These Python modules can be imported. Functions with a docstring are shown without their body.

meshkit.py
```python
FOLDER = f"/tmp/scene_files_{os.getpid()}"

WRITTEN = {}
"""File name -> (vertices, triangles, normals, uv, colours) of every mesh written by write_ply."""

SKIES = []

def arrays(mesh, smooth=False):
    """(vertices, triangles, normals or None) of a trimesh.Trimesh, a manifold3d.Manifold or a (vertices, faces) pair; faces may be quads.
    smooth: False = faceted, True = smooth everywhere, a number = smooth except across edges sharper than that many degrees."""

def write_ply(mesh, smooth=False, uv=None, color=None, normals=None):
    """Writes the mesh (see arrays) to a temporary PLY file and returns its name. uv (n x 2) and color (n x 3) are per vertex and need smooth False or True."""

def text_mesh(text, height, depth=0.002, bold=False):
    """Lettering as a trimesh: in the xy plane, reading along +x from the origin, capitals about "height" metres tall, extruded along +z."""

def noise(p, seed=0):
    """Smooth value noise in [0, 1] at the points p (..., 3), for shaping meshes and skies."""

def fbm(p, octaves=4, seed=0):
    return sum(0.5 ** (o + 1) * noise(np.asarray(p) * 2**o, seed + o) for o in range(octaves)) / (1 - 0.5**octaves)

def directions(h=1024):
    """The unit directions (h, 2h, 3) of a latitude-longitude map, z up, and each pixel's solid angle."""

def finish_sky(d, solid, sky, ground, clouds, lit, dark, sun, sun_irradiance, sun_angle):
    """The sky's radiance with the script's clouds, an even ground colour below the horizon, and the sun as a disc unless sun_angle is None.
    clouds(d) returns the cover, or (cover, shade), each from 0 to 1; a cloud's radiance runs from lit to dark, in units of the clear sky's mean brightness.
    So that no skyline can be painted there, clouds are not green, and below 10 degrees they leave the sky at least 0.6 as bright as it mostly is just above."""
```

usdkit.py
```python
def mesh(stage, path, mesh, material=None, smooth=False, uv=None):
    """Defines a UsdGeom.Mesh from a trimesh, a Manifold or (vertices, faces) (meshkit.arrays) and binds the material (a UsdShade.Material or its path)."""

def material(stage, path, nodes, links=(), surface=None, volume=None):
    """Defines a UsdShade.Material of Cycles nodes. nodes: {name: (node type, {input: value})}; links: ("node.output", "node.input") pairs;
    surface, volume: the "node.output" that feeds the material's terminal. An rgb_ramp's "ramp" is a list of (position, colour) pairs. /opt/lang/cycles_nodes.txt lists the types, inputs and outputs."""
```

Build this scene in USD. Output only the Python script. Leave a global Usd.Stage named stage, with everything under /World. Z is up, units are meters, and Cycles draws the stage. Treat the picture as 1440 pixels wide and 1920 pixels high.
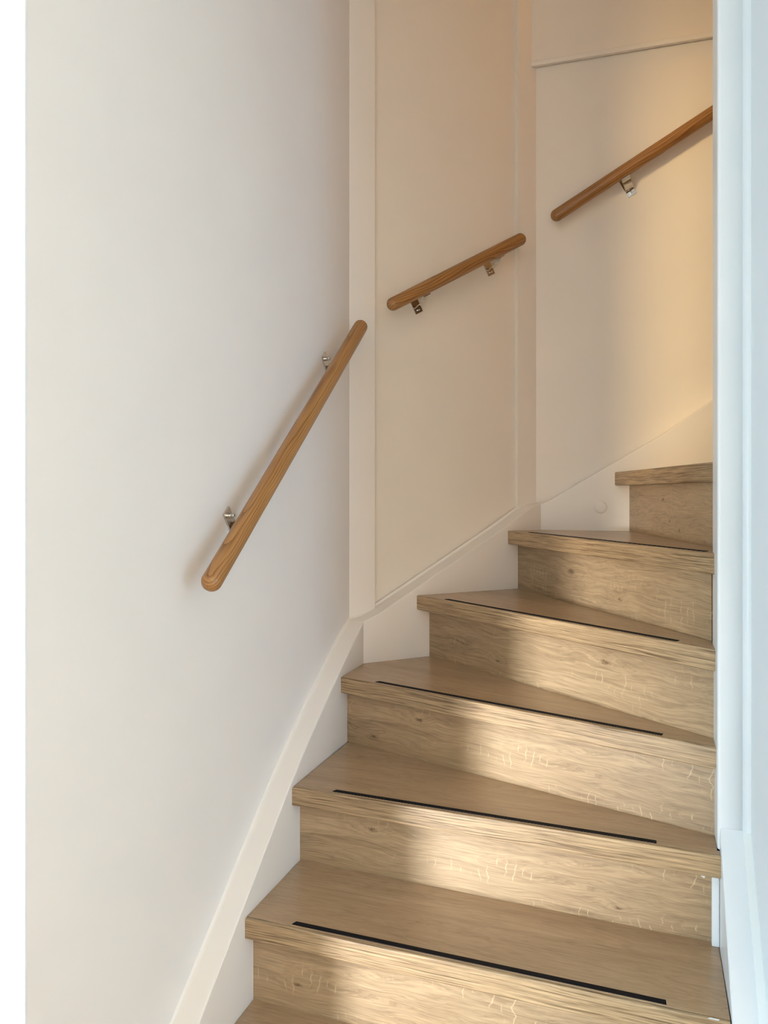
import math, random
import numpy as np
import trimesh
from shapely.geometry import Polygon
from shapely import affinity
import usdkit
from pxr import Usd, UsdGeom, UsdLux, UsdShade, Sdf, Gf

random.seed(7)
stage = Usd.Stage.CreateInMemory()
UsdGeom.SetStageUpAxis(stage, UsdGeom.Tokens.z)
UsdGeom.SetStageMetersPerUnit(stage, 1.0)
UsdGeom.Xform.Define(stage, '/World')
UsdGeom.Scope.Define(stage, '/World/Looks')

# ------------------------------------------------------------------ camera, sky, sun, window light
cam = UsdGeom.Camera.Define(stage, '/World/camera')
cam.CreateHorizontalApertureAttr(36.0)
cam.CreateVerticalApertureAttr(48.0)
cam.CreateFocalLengthAttr(36.0 * 1494.4 / 1440)
cam.CreateVerticalApertureOffsetAttr(-36.0 * 34.9 / 1440)
cam.CreateClippingRangeAttr(Gf.Vec2f(0.02, 100))
cam.AddTranslateOp().Set(Gf.Vec3d(0, 0, 1.375))
cam.AddRotateXYZOp().Set(Gf.Vec3f(90, 0, 18.118))
EXPOSURE = 0.06
cam.CreateExposureAttr(EXPOSURE)

sky = UsdLux.DomeLight.Define(stage, '/World/sky')
sky.CreateColorAttr(Gf.Vec3f(0.62, 0.78, 1.0))
sky.CreateIntensityAttr(0.03)

SUN_AZ, SUN_EL = 24.5, 0.3                     # low evening sun through the glazed door at the back of the hall
sun = UsdLux.DistantLight.Define(stage, '/World/evening_sun')
sun.CreateAngleAttr(7.0)
sun.CreateColorAttr(Gf.Vec3f(0.88, 0.92, 1.0))
sun.CreateIntensityAttr(138.0)
sun.AddRotateXYZOp().Set(Gf.Vec3f(90 - SUN_EL, 0, -SUN_AZ))   # shines along +y, turned towards +x


def window_light(name, centre, w, h, rot, colour, power):
    l = UsdLux.RectLight.Define(stage, '/World/' + name)
    l.CreateWidthAttr(w)
    l.CreateHeightAttr(h)
    l.CreateColorAttr(Gf.Vec3f(*colour))
    l.CreateIntensityAttr(power)
    l.AddTranslateOp().Set(Gf.Vec3d(*centre))
    l.AddRotateXYZOp().Set(Gf.Vec3f(*rot))
    return l


# evening light through the glazed front door, and cool daylight through the three hall windows
window_light('side_daylight', (-3.12, -0.9, 1.1), 2.4, 1.6, (90, 0, -90), (0.36, 0.71, 1.0), 12.8)
window_light('right_daylight', (2.02, -0.45, 1.1), 1.5, 1.6, (90, 0, 90), (0.44, 0.70, 1.0), 13.0)
window_light('right_rear_daylight', (2.02, -1.9, 1.1), 1.1, 1.6, (90, 0, 90), (1.0, 0.73, 0.57), 23.0)
# the landing lamp upstairs
window_light('landing_lamp', (0.9, 2.2, 3.675), 0.36, 0.36, (0, 0, 0), (1.0, 0.48, 0.06), 8.0)

# ------------------------------------------------------------------ helpers
names = {}


def numbered(parent, name):
    k = (parent, name)
    n = names.get(k, 0)
    names[k] = n + 1
    return f'{parent}/{name}' if n == 0 else f'{parent}/{name}_{n:03d}'


def path_of(parent):
    return '/World' if parent is None else str(parent.GetPath())


def tag(prim, label=None, category=None, group=None, kind=None):
    p = prim.GetPrim() if hasattr(prim, 'GetPrim') else prim
    for k, v in (('label', label), ('category', category), ('group', group), ('kind', kind)):
        if v:
            p.SetCustomDataByKey(k, v)
    return p


def obj(name, mesh, mat, parent=None, loc=None, rotz=None, matrix=None, smooth=30, **kw):
    m = usdkit.mesh(stage, numbered(path_of(parent), name), mesh, mat, smooth=smooth)
    if matrix is not None:
        m.AddTransformOp().Set(Gf.Matrix4d(*[float(v) for v in np.asarray(matrix).T.ravel()]))
    if loc is not None:
        m.AddTranslateOp().Set(Gf.Vec3d(*map(float, loc)))
    if rotz is not None:
        m.AddRotateZOp().Set(math.degrees(rotz))
    tag(m, **kw)
    return m.GetPrim()


def thing(name, loc=(0, 0, 0), parent=None, matrix=None, **kw):
    x = UsdGeom.Xform.Define(stage, numbered(path_of(parent), name))
    if matrix is not None:
        x.AddTransformOp().Set(Gf.Matrix4d(*[float(v) for v in np.asarray(matrix).T.ravel()]))
    else:
        x.AddTranslateOp().Set(Gf.Vec3d(*map(float, loc)))
    tag(x, **kw)
    return x.GetPrim()


def box(x0, x1, y0, y1, z0, z1):
    b = trimesh.creation.box((x1 - x0, y1 - y0, z1 - z0))
    b.apply_translation(((x0 + x1) / 2, (y0 + y1) / 2, (z0 + z1) / 2))
    return b


def prism(pts, z0, z1):
    p = Polygon(pts)
    m = trimesh.creation.extrude_polygon(p, z1 - z0, engine='earcut')
    m.apply_translation((0, 0, z0))
    return m


def slab(pts, z0, z1, r=0.002, steps=3):
    """A convex-ish plate from z0 to z1 with rounded top and bottom edges (stacked offset outlines)."""
    poly = Polygon(pts)
    if poly.exterior.is_ccw is False:
        poly = Polygon(list(poly.exterior.coords)[::-1])
    base = np.array(poly.exterior.coords)[:-1]

    def inset(d):
        n = len(base)
        out = []
        for i in range(n):
            a, b, c = base[i - 1], base[i], base[(i + 1) % n]
            u, v = (b - a) / np.linalg.norm(b - a), (c - b) / np.linalg.norm(c - b)
            n1, n2 = np.array([-u[1], u[0]]), np.array([-v[1], v[0]])
            m = n1 + n2
            m = m / max(m @ m / 2, 0.25)
            out.append(b + m * d)
        return np.array(out)

    rings = []
    for k in range(steps + 1):
        a = math.pi / 2 * k / steps
        rings.append((inset(r * (1 - math.sin(a))), z0 + r * (1 - math.cos(a))))
    for k in range(steps + 1):
        a = math.pi / 2 * (1 - k / steps)
        rings.append((inset(r * (1 - math.sin(a))), z1 - r * (1 - math.cos(a))))
    n = len(base)
    v = np.vstack([np.column_stack([p, np.full(n, z)]) for p, z in rings])
    f = []
    for k in range(len(rings) - 1):
        for i in range(n):
            j = (i + 1) % n
            a, b, c, d = k * n + i, k * n + j, (k + 1) * n + j, (k + 1) * n + i
            f += [[a, b, c], [a, c, d]]
    t = trimesh.creation.triangulate_polygon(Polygon(base), engine='earcut')[1]
    pts2 = trimesh.creation.triangulate_polygon(Polygon(base), engine='earcut')[0]
    idx = [int(np.argmin(((base - q) ** 2).sum(1))) for q in pts2]
    top = (len(rings) - 1) * n
    for tri in t:
        a, b, c = [idx[q] for q in tri]
        s = np.cross(base[b] - base[a], base[c] - base[a])
        if s < 0:
            b, c = c, b
        f.append([top + a, top + b, top + c])
        f.append([a, c, b])
    return trimesh.Trimesh(v, f, process=False)


def rounded_box(x0, x1, y0, y1, z0, z1, r=0.002):
    return slab([(x0, y0), (x1, y0), (x1, y1), (x0, y1)], z0, z1, r)


def sweep(profile, path_a, path_b, up=(0, 0, 1)):
    """Extrudes a closed 2-D profile (u, v) from point a to b; u is the horizontal normal of the path, v completes the frame."""
    a, b = np.array(path_a, float), np.array(path_b, float)
    d = b - a
    L = np.linalg.norm(d)
    d /= L
    u = np.cross(d, up)
    u /= np.linalg.norm(u)
    v = np.cross(u, d)
    m = trimesh.creation.extrude_polygon(Polygon(profile), L, engine='earcut')
    T = np.eye(4)
    T[:3, 0], T[:3, 1], T[:3, 2], T[:3, 3] = u, v, d, a
    if np.linalg.det(T[:3, :3]) < 0:
        m.invert()
    m.apply_transform(T)
    return m


def lin(r, g, b):
    return tuple((c / 255 / 12.92 if c / 255 <= 0.04045 else ((c / 255 + 0.055) / 1.055) ** 2.4) for c in (r, g, b))


# ------------------------------------------------------------------ materials
def paint(name, colour, rough=0.45, bump=0.06, scale=140.0, mottling=0.012, spec=0.4):
    c = np.array(lin(*colour))
    return usdkit.material(stage, '/World/Looks/' + name, {
        'tc': ('texture_coordinate', {}),
        'n': ('noise_texture', {'scale': scale, 'detail': 3.0, 'roughness': 0.6}),
        'm': ('noise_texture', {'scale': 5.0, 'detail': 2.0}),
        'r': ('rgb_ramp', {'ramp': [(0.3, tuple(c * (1 - mottling))), (0.7, tuple(np.minimum(1, c * (1 + mottling))))]}),
        'b': ('bump', {'strength': bump, 'distance': 0.001}),
        'p': ('principled_bsdf', {'roughness': rough, 'specular_ior_level': spec}),
    }, [('tc.object', 'n.vector'), ('tc.object', 'm.vector'), ('m.fac', 'r.fac'), ('r.color', 'p.base_color'),
        ('n.fac', 'b.height'), ('b.normal', 'p.normal')], surface='p.BSDF')


WALL = paint('wall_paint', (239, 230, 217), 0.55, 0.10, 160)
LEFTW = paint('left_wall_paint', (238, 232, 225), 0.55, 0.10, 160)
CORNER = paint('panel_paint', (239, 229, 214), 0.5, 0.08, 160)
TRIM = paint('trim_paint', (240, 232, 221), 0.32, 0.05, 90)
POST = paint('post_paint', (236, 238, 238), 0.30, 0.05, 60)
CAULK = paint('caulk', (240, 239, 234), 0.5, 0.2, 200)
CEIL = paint('ceiling_paint', (236, 234, 230), 0.6, 0.1, 120)

CHROME = usdkit.material(stage, '/World/Looks/polished_steel', {
    'tc': ('texture_coordinate', {}),
    'n': ('noise_texture', {'scale': 90.0, 'detail': 2.0}),
    'r': ('map_range', {'from_min': 0.3, 'from_max': 0.7, 'to_min': 0.10, 'to_max': 0.2}),
    'p': ('principled_bsdf', {'metallic': 1.0, 'base_color': (0.62, 0.60, 0.57)})},
    [('tc.object', 'n.vector'), ('n.fac', 'r.value'), ('r.result', 'p.roughness')], surface='p.BSDF')
RUBBER = usdkit.material(stage, '/World/Looks/grip_rubber', {
    'tc': ('texture_coordinate', {}),
    'n': ('noise_texture', {'scale': 900.0, 'detail': 2.0}),
    'b': ('bump', {'strength': 0.4, 'distance': 0.0005}),
    'p': ('principled_bsdf', {'base_color': lin(11, 9, 14), 'roughness': 0.7, 'specular_ior_level': 0.2})},
    [('tc.object', 'n.vector'), ('n.fac', 'b.height'), ('b.normal', 'p.normal')], surface='p.BSDF')


class Graph:
    """Collects Cycles nodes and links."""
    def __init__(self):
        self.n, self.l, self.i = {}, [], 0

    def add(self, kind, inputs=None, **links):
        self.i += 1
        name = f'n{self.i}'
        self.n[name] = (kind, inputs or {})
        for k, v in links.items():
            if isinstance(v, str):
                self.l.append((v, f'{name}.{k}'))
            else:
                self.n[name][1][k] = v
        return name

    def math(self, op, a, b=None, c=None):
        kw = {'value1': a}
        if b is not None:
            kw['value2'] = b
        if c is not None:
            kw['value3'] = c
        return self.add('math', {'math_type': op}, **kw) + '.value'

    def rng(self, v, a, b, c=0.0, d=1.0, smooth=False):
        return self.add('map_range', {'range_type': 'smoothstep' if smooth else 'linear', 'from_min': a, 'from_max': b, 'to_min': c, 'to_max': d, 'clamp': True}, value=v) + '.result'

    def noise(self, vec, scale, detail=2.0, rough=0.5, dist=0.0):
        return self.add('noise_texture', {'scale': scale, 'detail': detail, 'roughness': rough, 'distortion': dist}, vector=vec) + '.fac'

    def stretch(self, vec, s):
        return self.add('vector_math', {'math_type': 'multiply', 'vector2': s}, vector1=vec) + '.vector'

    def mix(self, kind, fac, a, b):
        return self.add('mix', {'mix_type': kind}, fac=fac, color1=a, color2=b) + '.color'


def oak_laminate(name, offset, light, dark, fibre=0.5, figure=0.5, flecks=0.0, knots=(), rough=0.42, streak=0.0, tint=(1, 1, 1), warp=1.0, band=0.0, spec=0.55):
    """Printed oak: grain runs along the piece's own x. knots: (x, z, size) in the piece's own frame."""
    g = Graph()
    tc = g.add('texture_coordinate')
    P = g.add('vector_math', {'math_type': 'add', 'vector2': offset}, vector1=tc + '.object') + '.vector'
    # broad figure, as contour lines of a slow stretched noise (cathedrals), bent around knots
    base = g.noise(g.stretch(P, (1.9, 13.0, 13.0)), 1.0, 3.0, 0.6, 0.8)
    ktot = None
    for kx, kz, ks in knots:
        d = g.add('vector_math', {'math_type': 'subtract', 'vector2': (kx, 0, kz)}, vector1=tc + '.object') + '.vector'
        d = g.stretch(d, (0.62, 0.0, 1.5))
        L = g.add('vector_math', {'math_type': 'length'}, vector1=d) + '.value'
        near = g.rng(L, 0.0, ks * 5.0, 1.0, 0.0, True)
        base = g.math('multiply_add', near, 0.16, base)
        wob = g.noise(g.stretch(P, (150, 150, 260)), 1.0, 4.0, 0.75)
        Lw = g.math('multiply_add', wob, ks * 3.0, L)
        dark_k = g.rng(Lw, ks * 1.5, ks * 2.6, 1.0, 0.0, True)
        ktot = dark_k if ktot is None else g.math('maximum', ktot, dark_k)
    ring = g.math('sine', g.math('multiply', base, 78.0))
    ring = g.rng(ring, -0.2, 1.0, 0.0, 1.0)
    ring = g.math('power', ring, 2.2)
    broad = g.noise(g.stretch(P, (1.1, 14.0, 14.0)), 1.0, 2.0)
    wz = g.math('multiply_add', g.noise(g.stretch(P, (5.0, 12.0, 12.0)), 1.0, 2.0, 0.5), 0.030 * warp, g.math('multiply', base, 0.05 * warp))
    P0 = P
    P = g.add('vector_math', {'math_type': 'add'}, vector1=P, vector2=g.add('combine_xyz', {'x': 0.0, 'y': 0.0}, z=wz) + '.vector') + '.vector'
    fib = g.noise(g.stretch(P, (9.0, 330.0, 330.0)), 1.0, 4.0, 0.65, 0.25)
    por = g.noise(g.stretch(P, (30.0, 900.0, 900.0)), 1.0, 2.0, 0.6)
    t = g.math('multiply_add', g.rng(fib, 0.34, 0.66), fibre, g.math('multiply', ring, figure * 0.45))
    t = g.math('multiply_add', g.rng(broad, 0.35, 0.7), 0.34, t)
    t = g.math('multiply_add', g.rng(por, 0.58, 0.72), 0.16, t)
    if streak:
        s = g.noise(g.stretch(P, (5.0, 300.0, 300.0)), 1.0, 3.0, 0.7, 0.4)
        t = g.math('multiply_add', g.rng(s, 0.48, 0.66), streak, t)
    if band:
        s = g.noise(g.stretch(P, (1.1, 30.0, 30.0)), 1.0, 4.0, 0.72, 0.5)
        t = g.math('multiply_add', g.rng(s, 0.54, 0.74), band, t)
    ramp = g.add('rgb_ramp', {'ramp': [(0.0, tuple(np.array(lin(*light)) * tint)), (1.0, tuple(np.array(lin(*dark)) * tint))]}, fac=g.math('multiply', t, 0.8))
    col = ramp + '.color'
    if flecks:
        patch = g.rng(g.noise(g.stretch(P0, (3.4, 0, 15)), 1.0, 1.0), 0.50, 0.62, 0, 1, True)
        wv = g.noise(g.stretch(P0, (9.0, 0.0, 30.0)), 1.0, 2.0, 0.5)
        px = g.add('separate_xyz', {}, vector=P0) + '.x'
        c2 = g.math('sine', g.math('multiply_add', px, 330.0, g.math('multiply', wv, 14.0)))
        line = g.rng(c2, 0.90, 0.985, 0.0, 1.0, True)
        brk = g.rng(g.noise(g.stretch(P0, (45, 0, 26)), 1.0, 1.0), 0.47, 0.58, 0, 1, True)
        fl = g.math('multiply', g.math('multiply', line, patch), g.math('multiply', brk, flecks))
        col = g.mix('mix', fl, col, tuple(np.array(lin(232, 208, 168))))
    if ktot:
        col = g.mix('mix', g.math('multiply', ktot, 0.85), col, lin(92, 66, 42))
    bump = g.add('bump', {'strength': 0.25, 'distance': 0.0004}, height=fib) + '.normal'
    p = g.add('principled_bsdf', {'specular_ior_level': spec, 'roughness': rough}, base_color=col, normal=bump)
    return usdkit.material(stage, '/World/Looks/' + name, g.n, g.l, surface=p + '.BSDF')


def solid_oak(name, offset, light, dark):
    """Oiled solid oak rail: growth rings cut at a shallow angle, grain along x."""
    g = Graph()
    tc = g.add('texture_coordinate')
    P = g.add('vector_math', {'math_type': 'add', 'vector2': offset}, vector1=tc + '.object') + '.vector'
    warp = g.noise(g.stretch(P, (2.6, 14, 14)), 1.0, 2.0, 0.5)
    sx = g.add('separate_xyz', {}, vector=tc + '.object')
    field = g.math('multiply_add', warp, 0.055, sx + '.z')
    field = g.math('multiply_add', sx + '.x', 0.018, field)
    field = g.math('multiply_add', g.math('multiply', sx + '.y', sx + '.y'), -8.0, field)
    ring = g.math('fraction', g.math('multiply', field, 150.0))
    ring = g.math('power', ring, 3.0)
    fib = g.noise(g.stretch(P, (8.0, 420, 420)), 1.0, 3.0, 0.6)
    broad = g.noise(g.stretch(P, (2.0, 30, 30)), 1.0, 2.0)
    t = g.math('multiply_add', ring, 0.62, g.math('multiply', g.rng(fib, 0.35, 0.68), 0.34))
    t = g.math('multiply_add', g.rng(broad, 0.35, 0.7), 0.25, t)
    ramp = g.add('rgb_ramp', {'ramp': [(0.0, lin(*light)), (1.0, lin(*dark))]}, fac=t)
    bump = g.add('bump', {'strength': 0.2, 'distance': 0.0003}, height=fib) + '.normal'
    p = g.add('principled_bsdf', {'roughness': 0.38, 'specular_ior_level': 0.45}, base_color=ramp + '.color', normal=bump)
    return usdkit.material(stage, '/World/Looks/' + name, g.n, g.l, surface=p + '.BSDF')


# ------------------------------------------------------------------ plan of the place (metres; z = 0 is the hall floor)
XL, XLW = -0.747, -0.797                # left stringer face, left wall
C1 = np.array([-0.747, 2.0986])         # corner of the stringer faces, left / diagonal
AM = math.radians(44.196)
MD = np.array([math.sin(AM), math.cos(AM)])          # along the diagonal wall
MN = np.array([-MD[1], MD[0]])                       # away from the stairs
YR, YRW = 2.546, 2.596                  # far stringer face, far wall
XPOST, YP0, YP1 = 0.1266, 1.58, 1.69    # newel post
XW = 0.182                              # right wall
YR0, YR1 = 0.30, 1.30                              # front end of the wall on the right
YF = 0.878                              # front of the stairwell


def diag(s, off=0.0):
    return C1 + MD * s + MN * off


def diag_x(x, off):     # point of the diagonal line with this x
    return diag((x - C1[0] - MN[0] * off) / MD[0], off)


def diag_y(y, off):
    return diag((y - C1[1] - MN[1] * off) / MD[1], off)


HTOP = 3.7
struct = dict(kind='structure')

# ------------------------------------------------------------------ room shell
PANEL = 0.064
a, b = diag_x(XLW, PANEL), diag_y(YRW, PANEL)
obj('wall_left', box(XLW - 0.10, XLW, YF, a[1] + 0.12, 0, HTOP), LEFTW, smooth=False, label='smooth white wall behind the lowest handrail', category='wall', **struct)
obj('wall_corner', prism([a, b, b + MN * 0.12, a + MN * 0.12], 0, HTOP), CORNER, smooth=False, label='diagonal cream panel behind the middle short handrail', category='wall', **struct)
obj('wall_back', box(b[0] - 0.12, 1.9, YRW, YRW + 0.10, 0, HTOP), WALL, smooth=False, label='cream wall behind the upper handrail with warm evening light', category='wall', **struct)
obj('wall_right', box(XW, XW + 0.10, YR1, 1.60, 0, HTOP), POST, smooth=False, label='bluish white wall at the right edge beyond the post', category='wall', **struct)
obj('wall_right', box(1.1, 1.2, -1.3, YR0, 0, 2.95), WALL, smooth=False, label='short hall wall to the right of the viewer', category='wall', **struct)
obj('wall_inner', box(XW + 0.02, 1.9, 1.60, 1.69, 0, HTOP), WALL, smooth=False, label='partition wall along the inner side of the upper steps', category='wall', **struct)
obj('wall_end', box(1.8, 1.9, 1.69, YRW, 0, HTOP), WALL, smooth=False, label='wall closing the top of the staircase', category='wall', **struct)
obj('ceiling', prism([(XLW - .1, YF - .1), (1.9, YF - .1), (1.9, YRW + .1), (XLW - .1, YRW + .1)], HTOP, HTOP + 0.1), CEIL, smooth=False, label='white ceiling over the stairwell', category='ceiling', **struct)

# hall in front of the stairs
HX0, HX1, HY0, HZ = -3.0, 1.9, -2.6, 2.95
FLOOR = oak_laminate('hall_floor', (3, 1, 2), (206, 178, 142), (140, 108, 76), 0.4, 0.4)
obj('floor', box(HX0 - .1, HX1 + .1, HY0 - .1, YRW + .1, -0.1, 0), FLOOR, smooth=False, label='pale oak floor of the hall below the stairs', category='floor', **struct)
obj('ceiling', prism([(HX0 - .1, HY0 - .1), (HX1 + .1, HY0 - .1), (HX1 + .1, YR1), (XW + .1, YR1), (XW + .1, YF - .1), (HX0 - .1, YF - .1)], HZ, HZ + .1), CEIL, smooth=False, label='white ceiling of the hall', category='ceiling', **struct)
obj('wall_front', box(HX0, XLW - 0.1, YF, YF + .1, 0, HZ + .1), WALL, smooth=False, label='hall wall left of the stair opening', category='wall', **struct)
obj('wall_front', box(XW + .1, HX1, YR1, YR1 + .1, 0, HZ + .1), WALL, smooth=False, label='hall wall right of the stair opening', category='wall', **struct)
obj('wall_front', box(HX0, HX1, YF - .1, YF, HZ + .1, HTOP), WALL, smooth=False, label='wall above the stair opening', category='wall', **struct)


def wall_with_hole(lo, hi, hole, axis, at, thick):
    """A wall in the plane axis = at, from lo to hi (u, z), with rectangular holes."""
    p = Polygon([(lo[0], lo[1]), (hi[0], lo[1]), (hi[0], hi[1]), (lo[0], hi[1])])
    for (u0, u1, z0, z1) in hole:
        p = p.difference(Polygon([(u0, z0), (u1, z0), (u1, z1), (u0, z1)]))
    m = trimesh.creation.extrude_polygon(p, thick, engine='earcut')
    v = np.array(m.vertices)
    if axis == 'y':
        v = np.column_stack([v[:, 0], at + v[:, 2], v[:, 1]])
    else:
        v = np.column_stack([at + v[:, 2], v[:, 0], v[:, 1]])
    m = trimesh.Trimesh(v, m.faces, process=False)
    m.fix_normals()
    return m


DOOR = (-2.78, -1.96, 0.05, 2.80)
WINR = (-0.95, 0.55, 0.4, 1.8)
WINS = (-2.1, 0.3, 0.3, 1.9)
WINF = (-1.21, 0.31, 0.25, 1.95)
WINK = (-2.46, -1.34, 0.25, 1.95)
obj('wall_rear', wall_with_hole((HX0 - .1, 0), (HX1, HZ), [DOOR], 'y', HY0 - .1, .1), WALL, smooth=False, label='hall wall behind the viewer with glazed door', category='wall', **struct)
obj('wall_side', wall_with_hole((HY0, 0), (YF + .1, HZ), [WINS], 'x', HX0 - .1, .1), WALL, smooth=False, label='hall side wall with tall window', category='wall', **struct)
obj('wall_far_side', wall_with_hole((HY0, 0), (YR1 + .1, HZ), [WINF, WINK], 'x', HX1, .1), WALL, smooth=False, label='hall wall at the far right of the viewer', category='wall', **struct)


def window_frame(name, label, cat, hole, axis, at):
    t = thing(name, label=label, category=cat, kind='structure')
    u0, u1, z0, z1 = hole
    w = 0.045
    m = wall_with_hole((u0, z0), (u1, z1), [(u0 + w, u1 - w, z0 + w, z1 - w)], axis, at, .05)
    obj('frame', m, TRIM, t, smooth=False)
    return t


door = window_frame('door_1', 'white frame of the glazed hall door', 'door', DOOR, 'y', HY0 - .08)
obj('rail', box(DOOR[0] + .04, DOOR[1] - .04, HY0 - .08, HY0 - .03, 1.17, 1.23), TRIM, door, smooth=False)


def glass(name, colour):
    return usdkit.material(stage, '/World/Looks/' + name, {
        'f': ('fresnel', {'IOR': 1.45}), 't': ('transparent_bsdf', {'color': colour}), 'g': ('glossy_bsdf', {'roughness': 0.02, 'color': (1, 1, 1)}),
        'm': ('mix_closure', {})}, [('f.fac', 'm.fac'), ('t.BSDF', 'm.closure1'), ('g.BSDF', 'm.closure2')], surface='m.closure')


obj('pane', box(DOOR[0] + .04, DOOR[1] - .04, HY0 - .056, HY0 - .052, .09, 1.18), glass('clear_glass', (.97, .98, .97)), door, smooth=False, label='clear lower pane')
obj('pane', box(DOOR[0] + .04, DOOR[1] - .04, HY0 - .056, HY0 - .052, 1.22, 2.76), glass('amber_glass', (.56, .46, .30)), door, smooth=False, label='amber tinted upper pane')
window_frame('window_1', 'white frame of the window in the rear right of the hall', 'window', WINK, 'x', HX1 + .03)
window_frame('window_3', 'white frame of the hall window on the far right', 'window', WINF, 'x', HX1 + .03)
window_frame('window_2', 'white frame of the hall side window', 'window', WINS, 'x', HX0 - .08)

def lamp_fitting(name, label, x, y, z):
    t = thing(name, loc=(x, y, z), label=label, category='lamp')
    rim = wall_with_hole((-.21, -.21), (.21, .21), [(-.19, .19, -.19, .19)], 'y', 0, .05)
    v = np.array(rim.vertices)
    rim = trimesh.Trimesh(np.column_stack([v[:, 0], v[:, 2], v[:, 1]]), rim.faces, process=False)
    rim.fix_normals()
    obj('rim', rim, TRIM, t, smooth=False)
    obj('back_plate', box(-.21, .21, -.21, .21, .03, .05), TRIM, t, smooth=False)


lamp_fitting('ceiling_lamp', 'square white ceiling lamp over the upper steps', .9, 2.2, HTOP - .0505)

# casing at the left edge of the picture, with an eased corner
obj('trim_1', slab([(XLW - 0.13, YF - 0.004), (XLW, YF - 0.004), (XLW, YF - .0003), (XLW - 0.13, YF - .0003)], 0, HZ + .08, 0.003), POST,
    label='bright white door casing at the far left edge', category='trim', **struct)
obj('trim_2', slab([(XW, YR1 - 0.014), (XW + .13, YR1 - 0.014), (XW + .13, YR1 - .0003), (XW, YR1 - .0003)], 0, HZ + .08, 0.003), POST,
    label='white door casing on the right of the stair opening', category='trim', **struct)


def batten(s0, s1, z0, z1, name, label, left_cut=None, right_cut=None):
    f0, f1 = diag(s0, .05), diag(s1, .05)
    p0, p1 = diag(s0, PANEL), diag(s1, PANEL)
    if left_cut is not None:
        f0, p0 = diag_x(left_cut, .05), diag_x(left_cut, PANEL)
    if right_cut is not None:
        f1, p1 = diag_y(right_cut, .05), diag_y(right_cut, PANEL)
    obj(name, slab([f0, f1, p1, p0], z0, z1, 0.0018, 2), TRIM, label=label, category='trim', **struct)


batten(0, 0.0616, 1.0, HTOP, 'trim_3', 'wide cream corner batten beside the top of the lowest handrail', left_cut=XLW)
batten(0.572, 0, 1.30, HTOP, 'trim_4', 'narrow tan corner batten under the top of the middle handrail', right_cut=YRW)
# fascia board on the far wall, above the upper handrail
fb = diag_y(2.583, .05)
board = thing('trim_5', label='horizontal cream fascia board high on the wall above the upper handrail', category='trim', **struct)
obj('board', slab([(fb[0] + .002, 2.583), (1.8, 2.583), (1.8, 2.591), (fb[0] - .004, 2.591)], 2.757, HTOP, 0.002), CORNER, board)
bd = [(-.006, -.004), (.006, -.004)] + [(.006 * math.cos(t), .006 + .008 * math.sin(t)) for t in np.linspace(0, math.pi, 7)]
obj('bead', sweep([(y, z) for y, z in bd], (fb[0] - .001, 2.584, 2.750), (1.8, 2.584, 2.750)), TRIM, board)

# ------------------------------------------------------------------ staircase
T = 0.041                                # tread thickness
L_TOP, L_SHADE = (194, 163, 127), (136, 106, 76)
stair = thing('staircase', label='winding oak laminate staircase with white painted stringers', category='staircase')

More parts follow.
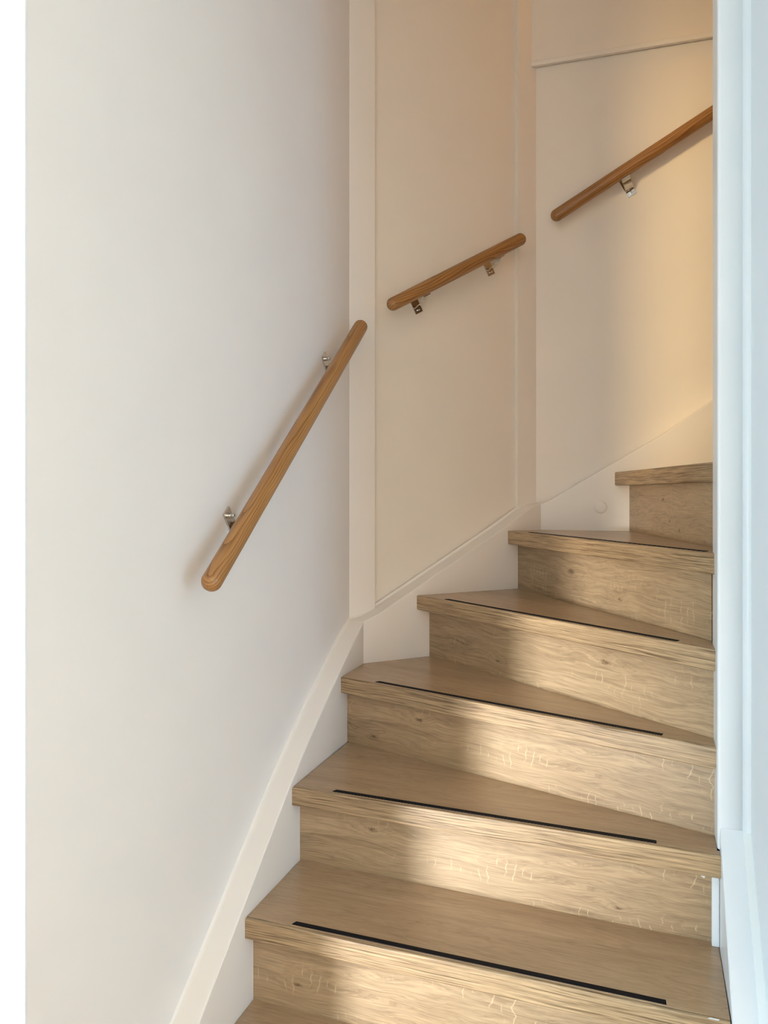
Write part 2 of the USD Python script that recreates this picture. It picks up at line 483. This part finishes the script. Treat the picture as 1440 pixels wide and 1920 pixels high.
# (height, nose left, nose right, strip start, strip end)
mid = lambda s: tuple(diag(s))
steps = [
    dict(z=.18, l=(XL, .965), r=(.129, .960)),
    dict(z=.36, l=(XL, 1.187), r=(.129, 1.166), strip=(-.652, .025)),
    dict(z=.54, l=(XL, 1.404), r=(.129, 1.3629), strip=(-.6505, .0330)),
    dict(z=.72, l=(XL, 1.624), r=(.1306, 1.5545), strip=(-.6529, .0200)),
    dict(z=.90, l=(XL, 1.9245), r=(XPOST, 1.6070), strip=(-.6490, .0270)),
    dict(z=1.08, l=mid(.1722), r=(XPOST, 1.6225), strip=(-.5370, .0515)),
    dict(z=1.26, l=mid(.4965), r=(XPOST, 1.6480), strip=(-.3370, .1000)),
    dict(z=1.44, l=(-.0872, YR), r=(.1570, 1.6920)),
    dict(z=1.62, l=(.205, YR), r=(.20, 1.69)),
    dict(z=1.80, l=(.425, YR), r=(.42, 1.69)),
    dict(z=1.98, l=(.645, YR), r=(.64, 1.69)),
    dict(z=2.16, l=(.865, YR), r=(.86, 1.69)),
    dict(z=2.34, l=(1.085, YR), r=(1.08, 1.69)),
    dict(z=2.52, l=(1.305, YR), r=(1.30, 1.69)),
]
# riser face under each nose: (left point, right point)
risers = [
    ((XL, 1.005), (.129, 1.000)),
    ((XL, 1.226), (.129, 1.205)),
    ((XL, 1.4394), (.129, 1.400)),
    ((XL, 1.667), (.129, 1.5975)),
    ((XL, 1.971), (XPOST, 1.645)),
    (mid(.2145), (XPOST, 1.665)),
    (mid(.5345), (XPOST, 1.716)),
    ((-.0447, YR), (.1745, 1.692)),
    ((.247, YR), (.242, 1.69)),
    ((.467, YR), (.462, 1.69)),
    ((.687, YR), (.682, 1.69)),
    ((.907, YR), (.902, 1.69)),
    ((1.127, YR), (1.122, 1.69)),
    ((1.347, YR), (1.342, 1.69)),
]
KNOTS = {2: [(.10, .05, .008)], 3: [(.18, .098, .009), (.70, .030, .006)], 4: [(.235, .098, .010), (.09, .03, .010)],
         5: [(.66, .100, .012), (.30, .04, .007)], 6: [(.34, .085, .014), (.58, .04, .007)], 7: [(.36, .10, .009), (.42, .045, .007), (.50, .025, .007)]}


def outline_behind(k):
    """Back edge of tread k: along the outer stringers and the next riser, as points after the nose's right end."""
    nl, nr = (np.array(q) for q in risers[k + 1]) if k + 1 < len(risers) else (np.array((1.80, YR)), np.array((1.80, 1.69)))
    l, r = np.array(steps[k]['l']), np.array(steps[k]['r'])
    pts = []
    d = (nr - nl) / np.linalg.norm(nr - nl)
    back = np.array([-d[1], d[0]]) * 0.012       # tucked a little under the next riser
    if k == 3:                                   # tread that the newel post stands on
        pts += [np.array([.1306, YP0 - .0003]), np.array([XPOST - .0003, YP0 - .0003])]
    pts.append(nr + back)
    pts.append(nl + back)
    if k == 4:
        pts.append(C1)
    if k == 6:
        pts.append(diag_y(YR, 0))
    return l, r, pts


for k, st in enumerate(steps):
    l, r, behind = outline_behind(k)
    z = st['z']
    d = r - l
    Ln = np.linalg.norm(d)
    ang = math.atan2(d[1], d[0])
    R = np.array([[math.cos(ang), math.sin(ang)], [-math.sin(ang), math.cos(ang)]])
    loc = lambda q: R @ (np.array(q, float) - l)
    # tread board (behind the nosing bar) in the frame of its nose: x along the nose, y into the stairs
    NB = 0.009
    pts = [loc(q) for q in behind]
    first, last = pts[0], pts[-1]
    sr, sl = loc(behind[0]), loc(behind[-1])
    right_dir = (pts[0] - np.array([Ln, 0])); left_dir = (pts[-1] - np.array([0, 0]))
    a0 = left_dir * (NB / left_dir[1])
    a1 = np.array([Ln, 0]) + right_dir * (NB / right_dir[1]) if right_dir[1] > NB else np.array([Ln, NB])
    if right_dir[1] <= NB:
        pts = pts[1:]
    top = oak_laminate(f'tread_oak_{k}', (1.7 * k + .3, .37 * k, .11 * k), L_TOP, L_SHADE, 0.42, 0.35, 0.0,
                       rough=0.27, band=0.38, spec=0.65)
    nose = oak_laminate(f'nosing_oak_{k}', (2.3 * k, .53 * k, .29 * k), (200, 170, 129), (108, 83, 55), 0.62, 0.12, 0.0,
                        rough=0.42, streak=0.75, warp=0.22)
    tread = obj('tread', slab([a0, a1] + pts, -T, 0, 0.0006, 1), top, stair, loc=(l[0], l[1], z), rotz=ang)
    # nosing bar: rounded front edges
    bar = Polygon([(0, 0), (Ln, 0), (a1[0], NB), (a0[0], NB)])
    obj('nosing', slab([(0, 0), (Ln, 0), tuple(a1), tuple(a0)], -T, 0, 0.0028, 4), nose, tread, label='front edge of the step with strong streaky grain')
    if 'strip' in st:
        x0 = (st['strip'][0] - l[0]) / math.cos(ang)
        x1 = (st['strip'][1] - l[0]) / math.cos(ang)
        obj('grip_strip', slab([(x0, .0125), (x1, .0125), (x1 - .001, .0245), (x0 + .004, .0245)], -.001, .0011, 0.0005, 2), RUBBER, tread, label='thin black anti-slip strip')
    # riser
    rl, rr = (np.array(q) for q in risers[k])
    d2 = rr - rl
    Lr = np.linalg.norm(d2)
    ang2 = math.atan2(d2[1], d2[0])
    z0 = steps[k - 1]['z'] if k else 0.0
    off = {3: (4.0, 0, .37), 4: (3.95, 0, .365), 2: (4.35, 0, .37)}.get(k, (1.13 * k, .41 * k, .23 * k))
    rm = oak_laminate(f'riser_oak_{k}', off, (192, 165, 128), (118, 94, 67), 0.62, 0.30, 0.38, KNOTS.get(k, ()), rough=0.38, band=0.42)
    h = z - T - z0
    rp = obj('riser', slab([(0, 0), (Lr, 0), (Lr, .012), (0, .012)], 0, h, 0.0004, 1), rm, stair, loc=(rl[0], rl[1], z0), rotz=ang2)
    if k == 3:
        chip = slab([(0, 0), (.006, -.004), (.010, .003), (.008, .012), (.005, .009), (.003, .006)], 0, .0012, .0003, 1)
        v = np.array(chip.vertices)
        chip = trimesh.Trimesh(np.column_stack([Lr - .030 + v[:, 0], -v[:, 2], h - .018 + v[:, 1]]), chip.faces, process=False)
        chip.fix_normals()
        obj('paint_chip', chip, CAULK, rp, label='small white paint fleck')
    if k == 2:
        obj('paint_chip', slab([(Ln - .034, -.0004), (Ln - .018, -.0004), (Ln - .016, .003), (Ln - .03, .0035)], 0, .0010, .0003, 1), CAULK, tread, label='small white paint fleck')


def stringer(stations, name, label, caulk=0.009, mat=None):
    """stations: (face xy, wall xy, top z); a board between face and wall, its top edge following the stations."""
    rows = []
    r = 0.0045
    for f, w, zt in stations:
        f, w = np.array(f, float), np.array(w, float)
        n = (w - f)
        Lw = np.linalg.norm(n)
        n /= Lw
        sec = [(0, -5.0), (0, -r), (r * .3, -r * .3), (r, 0), (Lw - caulk, 0), (Lw - caulk * .35, caulk * .3), (Lw + .001, caulk), (Lw + .001, -5.0)]
        rows.append([np.array([*(f + n * a), max(zt + b, 0.0) if b > -4 else 0.0]) for a, b in sec])
    n = len(rows[0])
    v = np.array(rows).reshape(-1, 3)
    f = []
    for i in range(len(rows) - 1):
        for j in range(n):
            a, b = i * n + j, i * n + (j + 1) % n
            c, d = (i + 1) * n + (j + 1) % n, (i + 1) * n + j
            f += [[a, b, c], [a, c, d]]
    for base, flip in ((0, False), ((len(rows) - 1) * n, True)):
        for j in range(1, n - 1):
            t = [base, base + j, base + j + 1]
            f.append(t if flip else t[::-1])
    m = trimesh.Trimesh(v, f, process=False)
    if m.volume < 0:
        m.invert()
    return obj(name, m, mat or TRIM, stair, smooth=25, label=label)


W1 = diag_x(XLW, .05)
left_line = [(.876, .174), (1.2318, .441), (1.3979, .5656), (1.6136, .7278), (1.70, .786), (1.7852, .8395), (1.931, .9247), (2.03, .981)]
stringer([((XL, y), (XLW, y), z) for y, z in left_line] + [(C1, W1, 1.0171)], 'stringer', 'white stringer board rising along the left wall')
W2 = diag_y(YRW, .05)
C2 = diag_y(YR, 0)
s2 = (C2 - C1) @ MD
ml = [(.0159, 1.0225), (.05, 1.037), (.1218, 1.0757), (.3077, 1.1755), (.4944, 1.2759), (.57, 1.322), (.60, 1.3385)]
stringer([(C1, W1, 1.0171)] + [(diag(s), diag(s, .058 if 0.02 < s < .59 else .05), z) for s, z in ml] + [(C2, W2, 1.344)], 'stringer', 'white stringer board on the diagonal corner wall')
rl_ = [(-.305, 1.345), (-.28, 1.357), (.0475, 1.552), (.189, 1.6516), (.40, 1.82), (1.79, 2.96)]
st3 = stringer([(C2, W2, 1.344)] + [((x, YR), (x, YRW), z) for x, z in rl_], 'stringer', 'white stringer board along the far wall', caulk=0.003)
# round screw cap on the far stringer
prof = [(0, .0032)] + [(.0193 * math.sin(t) * 1.0, .0010 + .0022 * math.cos(t)) for t in np.linspace(.25, math.pi / 2, 6)] + [(.0193, -.004)]
capm = trimesh.creation.revolve(np.array(prof), sections=40)
capm.apply_transform(trimesh.transformations.rotation_matrix(math.pi / 2, (1, 0, 0)))
capm.fix_normals()
capm.apply_translation((-.1298, YR, 1.3324))
obj('screw_cap', capm, TRIM, st3, label='round white screw cap')

# outer stringer at the right, below the newel post, with the bead along the wall
XS = .1306
os_pts = [(.876, .10), (1.36, .545), (1.5795, .762)]
rows = []
osm = []
for y, z in os_pts:
    osm.append(((XS, y), (.171, y), z))
st4 = stringer(osm, 'stringer', 'white stringer with flat top at the right below the post', caulk=0.001, mat=POST)
bead = [(0, 0), (.0115, 0)] + [(.0115 * (1 - math.sin(t)), .0115 * (1 - math.cos(t))) for t in np.linspace(.15, math.pi / 2 - .05, 5)] + [(0, .0125)]
bz = lambda y: np.interp(y, [q[0] for q in os_pts], [q[1] for q in os_pts])
bpts = [(XW, 1.30, bz(1.30)), (XW, 1.36, bz(1.36)), (XW, 1.579, bz(1.579))]
bm = trimesh.util.concatenate([sweep([(-.013, -.02), (-.013, .001), (-.009, .007), (-.002, .011), (0.0, .011), (0.0, -.02)], bpts[i], bpts[i + 1]) for i in range(2)])
obj('bead', bm, CAULK, st4, label='white caulk bead against the wall')
# white end piece of the riser under the nose beside the post
obj('end_batten', slab([(.1175, 1.584), (.1300, 1.583), (.1300, 1.597), (.1175, 1.598)], .5402, .72 - T, .0015, 2), POST, stair, label='small white batten closing the riser beside the outer stringer')

# ------------------------------------------------------------------ newel post
post = thing('newel_post', label='white painted square post on the right, standing on a lower step', category='post')
pr = .006
pp = [(XPOST + pr * (1 - math.cos(t)), YP0 + pr * (1 - math.sin(t))) for t in np.linspace(0, math.pi / 2, 6)]
pp = pp + [(.201, YP0), (.201, YP1)] + [(XPOST + pr * (1 - math.sin(t)), YP1 - pr * (1 - math.cos(t))) for t in np.linspace(0, math.pi / 2, 6)]
obj('post', slab(pp, .72, HTOP, .004, 3), POST, post, smooth=35)
# cover bead in the corner of post and wall, foot cut slanting
qb = [(0, 0)] + [(-.0135 * math.cos(t), -.0135 * math.sin(t)) for t in np.linspace(0, math.pi / 2, 9)]
qm = trimesh.creation.extrude_polygon(Polygon([(XW + x, YP0 + y) for x, y in qb]), HTOP - .745, engine='earcut')
qm.apply_translation((0, 0, .745))
obj('cover_bead', qm, POST, post, smooth=40, label='rounded cover bead between post and wall')

# ------------------------------------------------------------------ handrails
RAD = 0.019
RAIL_L, RAIL_D = (186, 136, 82), (112, 68, 30)


def handrail(p0, p1, out, label, brackets, wall_gap, offset, length_extra=0.0):
    """p0, p1: axis ends (centres of the round ends); out: unit normal of the wall towards the stairs.
    brackets: distances of the bracket centres along the axis."""
    p0, p1, out = (np.array(q, float) for q in (p0, p1, out))
    u = (p1 - p0) / np.linalg.norm(p1 - p0)
    up = np.cross(out, u)
    if up[2] < 0:
        up = -up
    yv = np.cross(up, u)                    # local y
    Mx = np.eye(4)
    Mx[:3, 0], Mx[:3, 1], Mx[:3, 2], Mx[:3, 3] = u, yv, up, p0
    s = 1.0 if yv @ out > 0 else -1.0       # local +y*s points into the room
    t = thing('handrail', matrix=Mx, label=label, category='handrail', group='oak handrails up the staircase walls')
    L = np.linalg.norm(p1 - p0)
    prof = [(RAD * math.sin(a), -RAD * math.cos(a) * .95) for a in np.linspace(0.0, math.pi / 2, 9)]
    prof += [(RAD, x) for x in np.linspace(0, L, 12)[1:-1]]
    prof += [(RAD * math.sin(a), L + RAD * math.cos(a) * .95) for a in np.linspace(math.pi / 2, 0.0, 9)]
    prof[0], prof[-1] = (0, prof[0][1]), (0, prof[-1][1])
    m = trimesh.creation.revolve(np.array(prof), sections=36)
    v = np.array(m.vertices)
    m = trimesh.Trimesh(np.column_stack([v[:, 2], v[:, 0], v[:, 1]]), m.faces, process=False)
    m.fix_normals()
    obj('rail', m, solid_oak('rail_oak_' + str(offset), (offset * 1.7, offset * .3, offset * .9), RAIL_L, RAIL_D), t, smooth=60)
    W, th = 0.026, 0.003
    g = wall_gap
    for c in brackets:
        # everything in the rail's frame: x along, y*s out of the wall (rail axis at 0, wall at -g), z across
        bx = lambda x0, x1, o0, o1, z0, z1, r=.0006: rounded_box(x0, x1, min(o0 * s, o1 * s), max(o0 * s, o1 * s), z0, z1, r)
        br = thing('bracket', loc=(c, 0, 0), parent=t, label='polished steel wall bracket')
        obj('wall_plate', bx(-W / 2, W / 2, -g, -g + .004, -.060, .001), CHROME, br, smooth=30)
        # bent arm: from the plate out and up to the saddle under the rail
        line = [(-g + .004, -.0385), (-g + .010, -.0405), (-g + .018, -.0395), (-.030, -.0335), (-.019, -.0245), (-.015, -.0215), (-.010, -.0198), (.003, -.0196)]
        line = np.array(line)
        nrm = []
        for i in range(len(line)):
            d = line[min(i + 1, len(line) - 1)] - line[max(i - 1, 0)]
            d /= np.linalg.norm(d)
            nrm.append([d[1], -d[0]])
        nrm = np.array(nrm)
        poly = np.vstack([line, (line + nrm * th)[::-1]])
        arm = trimesh.creation.extrude_polygon(Polygon(poly), W, engine='earcut')
        v = np.array(arm.vertices)
        arm = trimesh.Trimesh(np.column_stack([v[:, 2] - W / 2, v[:, 0] * s, v[:, 1]]), arm.faces, process=False)
        arm.fix_normals()
        obj('arm', arm, CHROME, br, smooth=40)
        for zz, sc in ((-.013, 1.0), (-.051, .62)):
            pf = [(0, 0), (.0062, 0), (.0062, .0015), (.0052, .0018), (.0052, .0065), (.0044, .0066)] + [(.0044 * math.cos(a), .010 + .0044 * math.sin(a)) for a in np.linspace(0, math.pi / 2, 7)]
            pf[-1] = (0, pf[-1][1])
            nut = trimesh.creation.revolve(np.array(pf) * sc, sections=24)
            v = np.array(nut.vertices)
            nut = trimesh.Trimesh(np.column_stack([v[:, 0], (-g + .004 + v[:, 2]) * s, zz + v[:, 1]]), nut.faces, process=False)
            nut.fix_normals()
            obj('cap_nut', nut, CHROME, br, smooth=35)
    return t


handrail((-.735, 1.257, 1.218), (-.735, 2.041, 1.828), (1, 0, 0), 'long oak handrail on the left wall, nearest the viewer', (.200, .845), .062, 1)
q0, q1 = diag(.0876, -.012), diag(.5334, -.012)
handrail((*q0, 1.9113), (*q1, 2.160), (-MN[0], -MN[1], 0), 'short oak handrail on the diagonal corner panel, between the other two', (.114, .415), .062 + .014, 2)
handrail((-.262, 2.534, 2.2438), (.66, 2.534, 2.76), (0, -1, 0), 'oak handrail on the far wall in warm light, cut off by the white post', (.2255, .86), .062, 3)
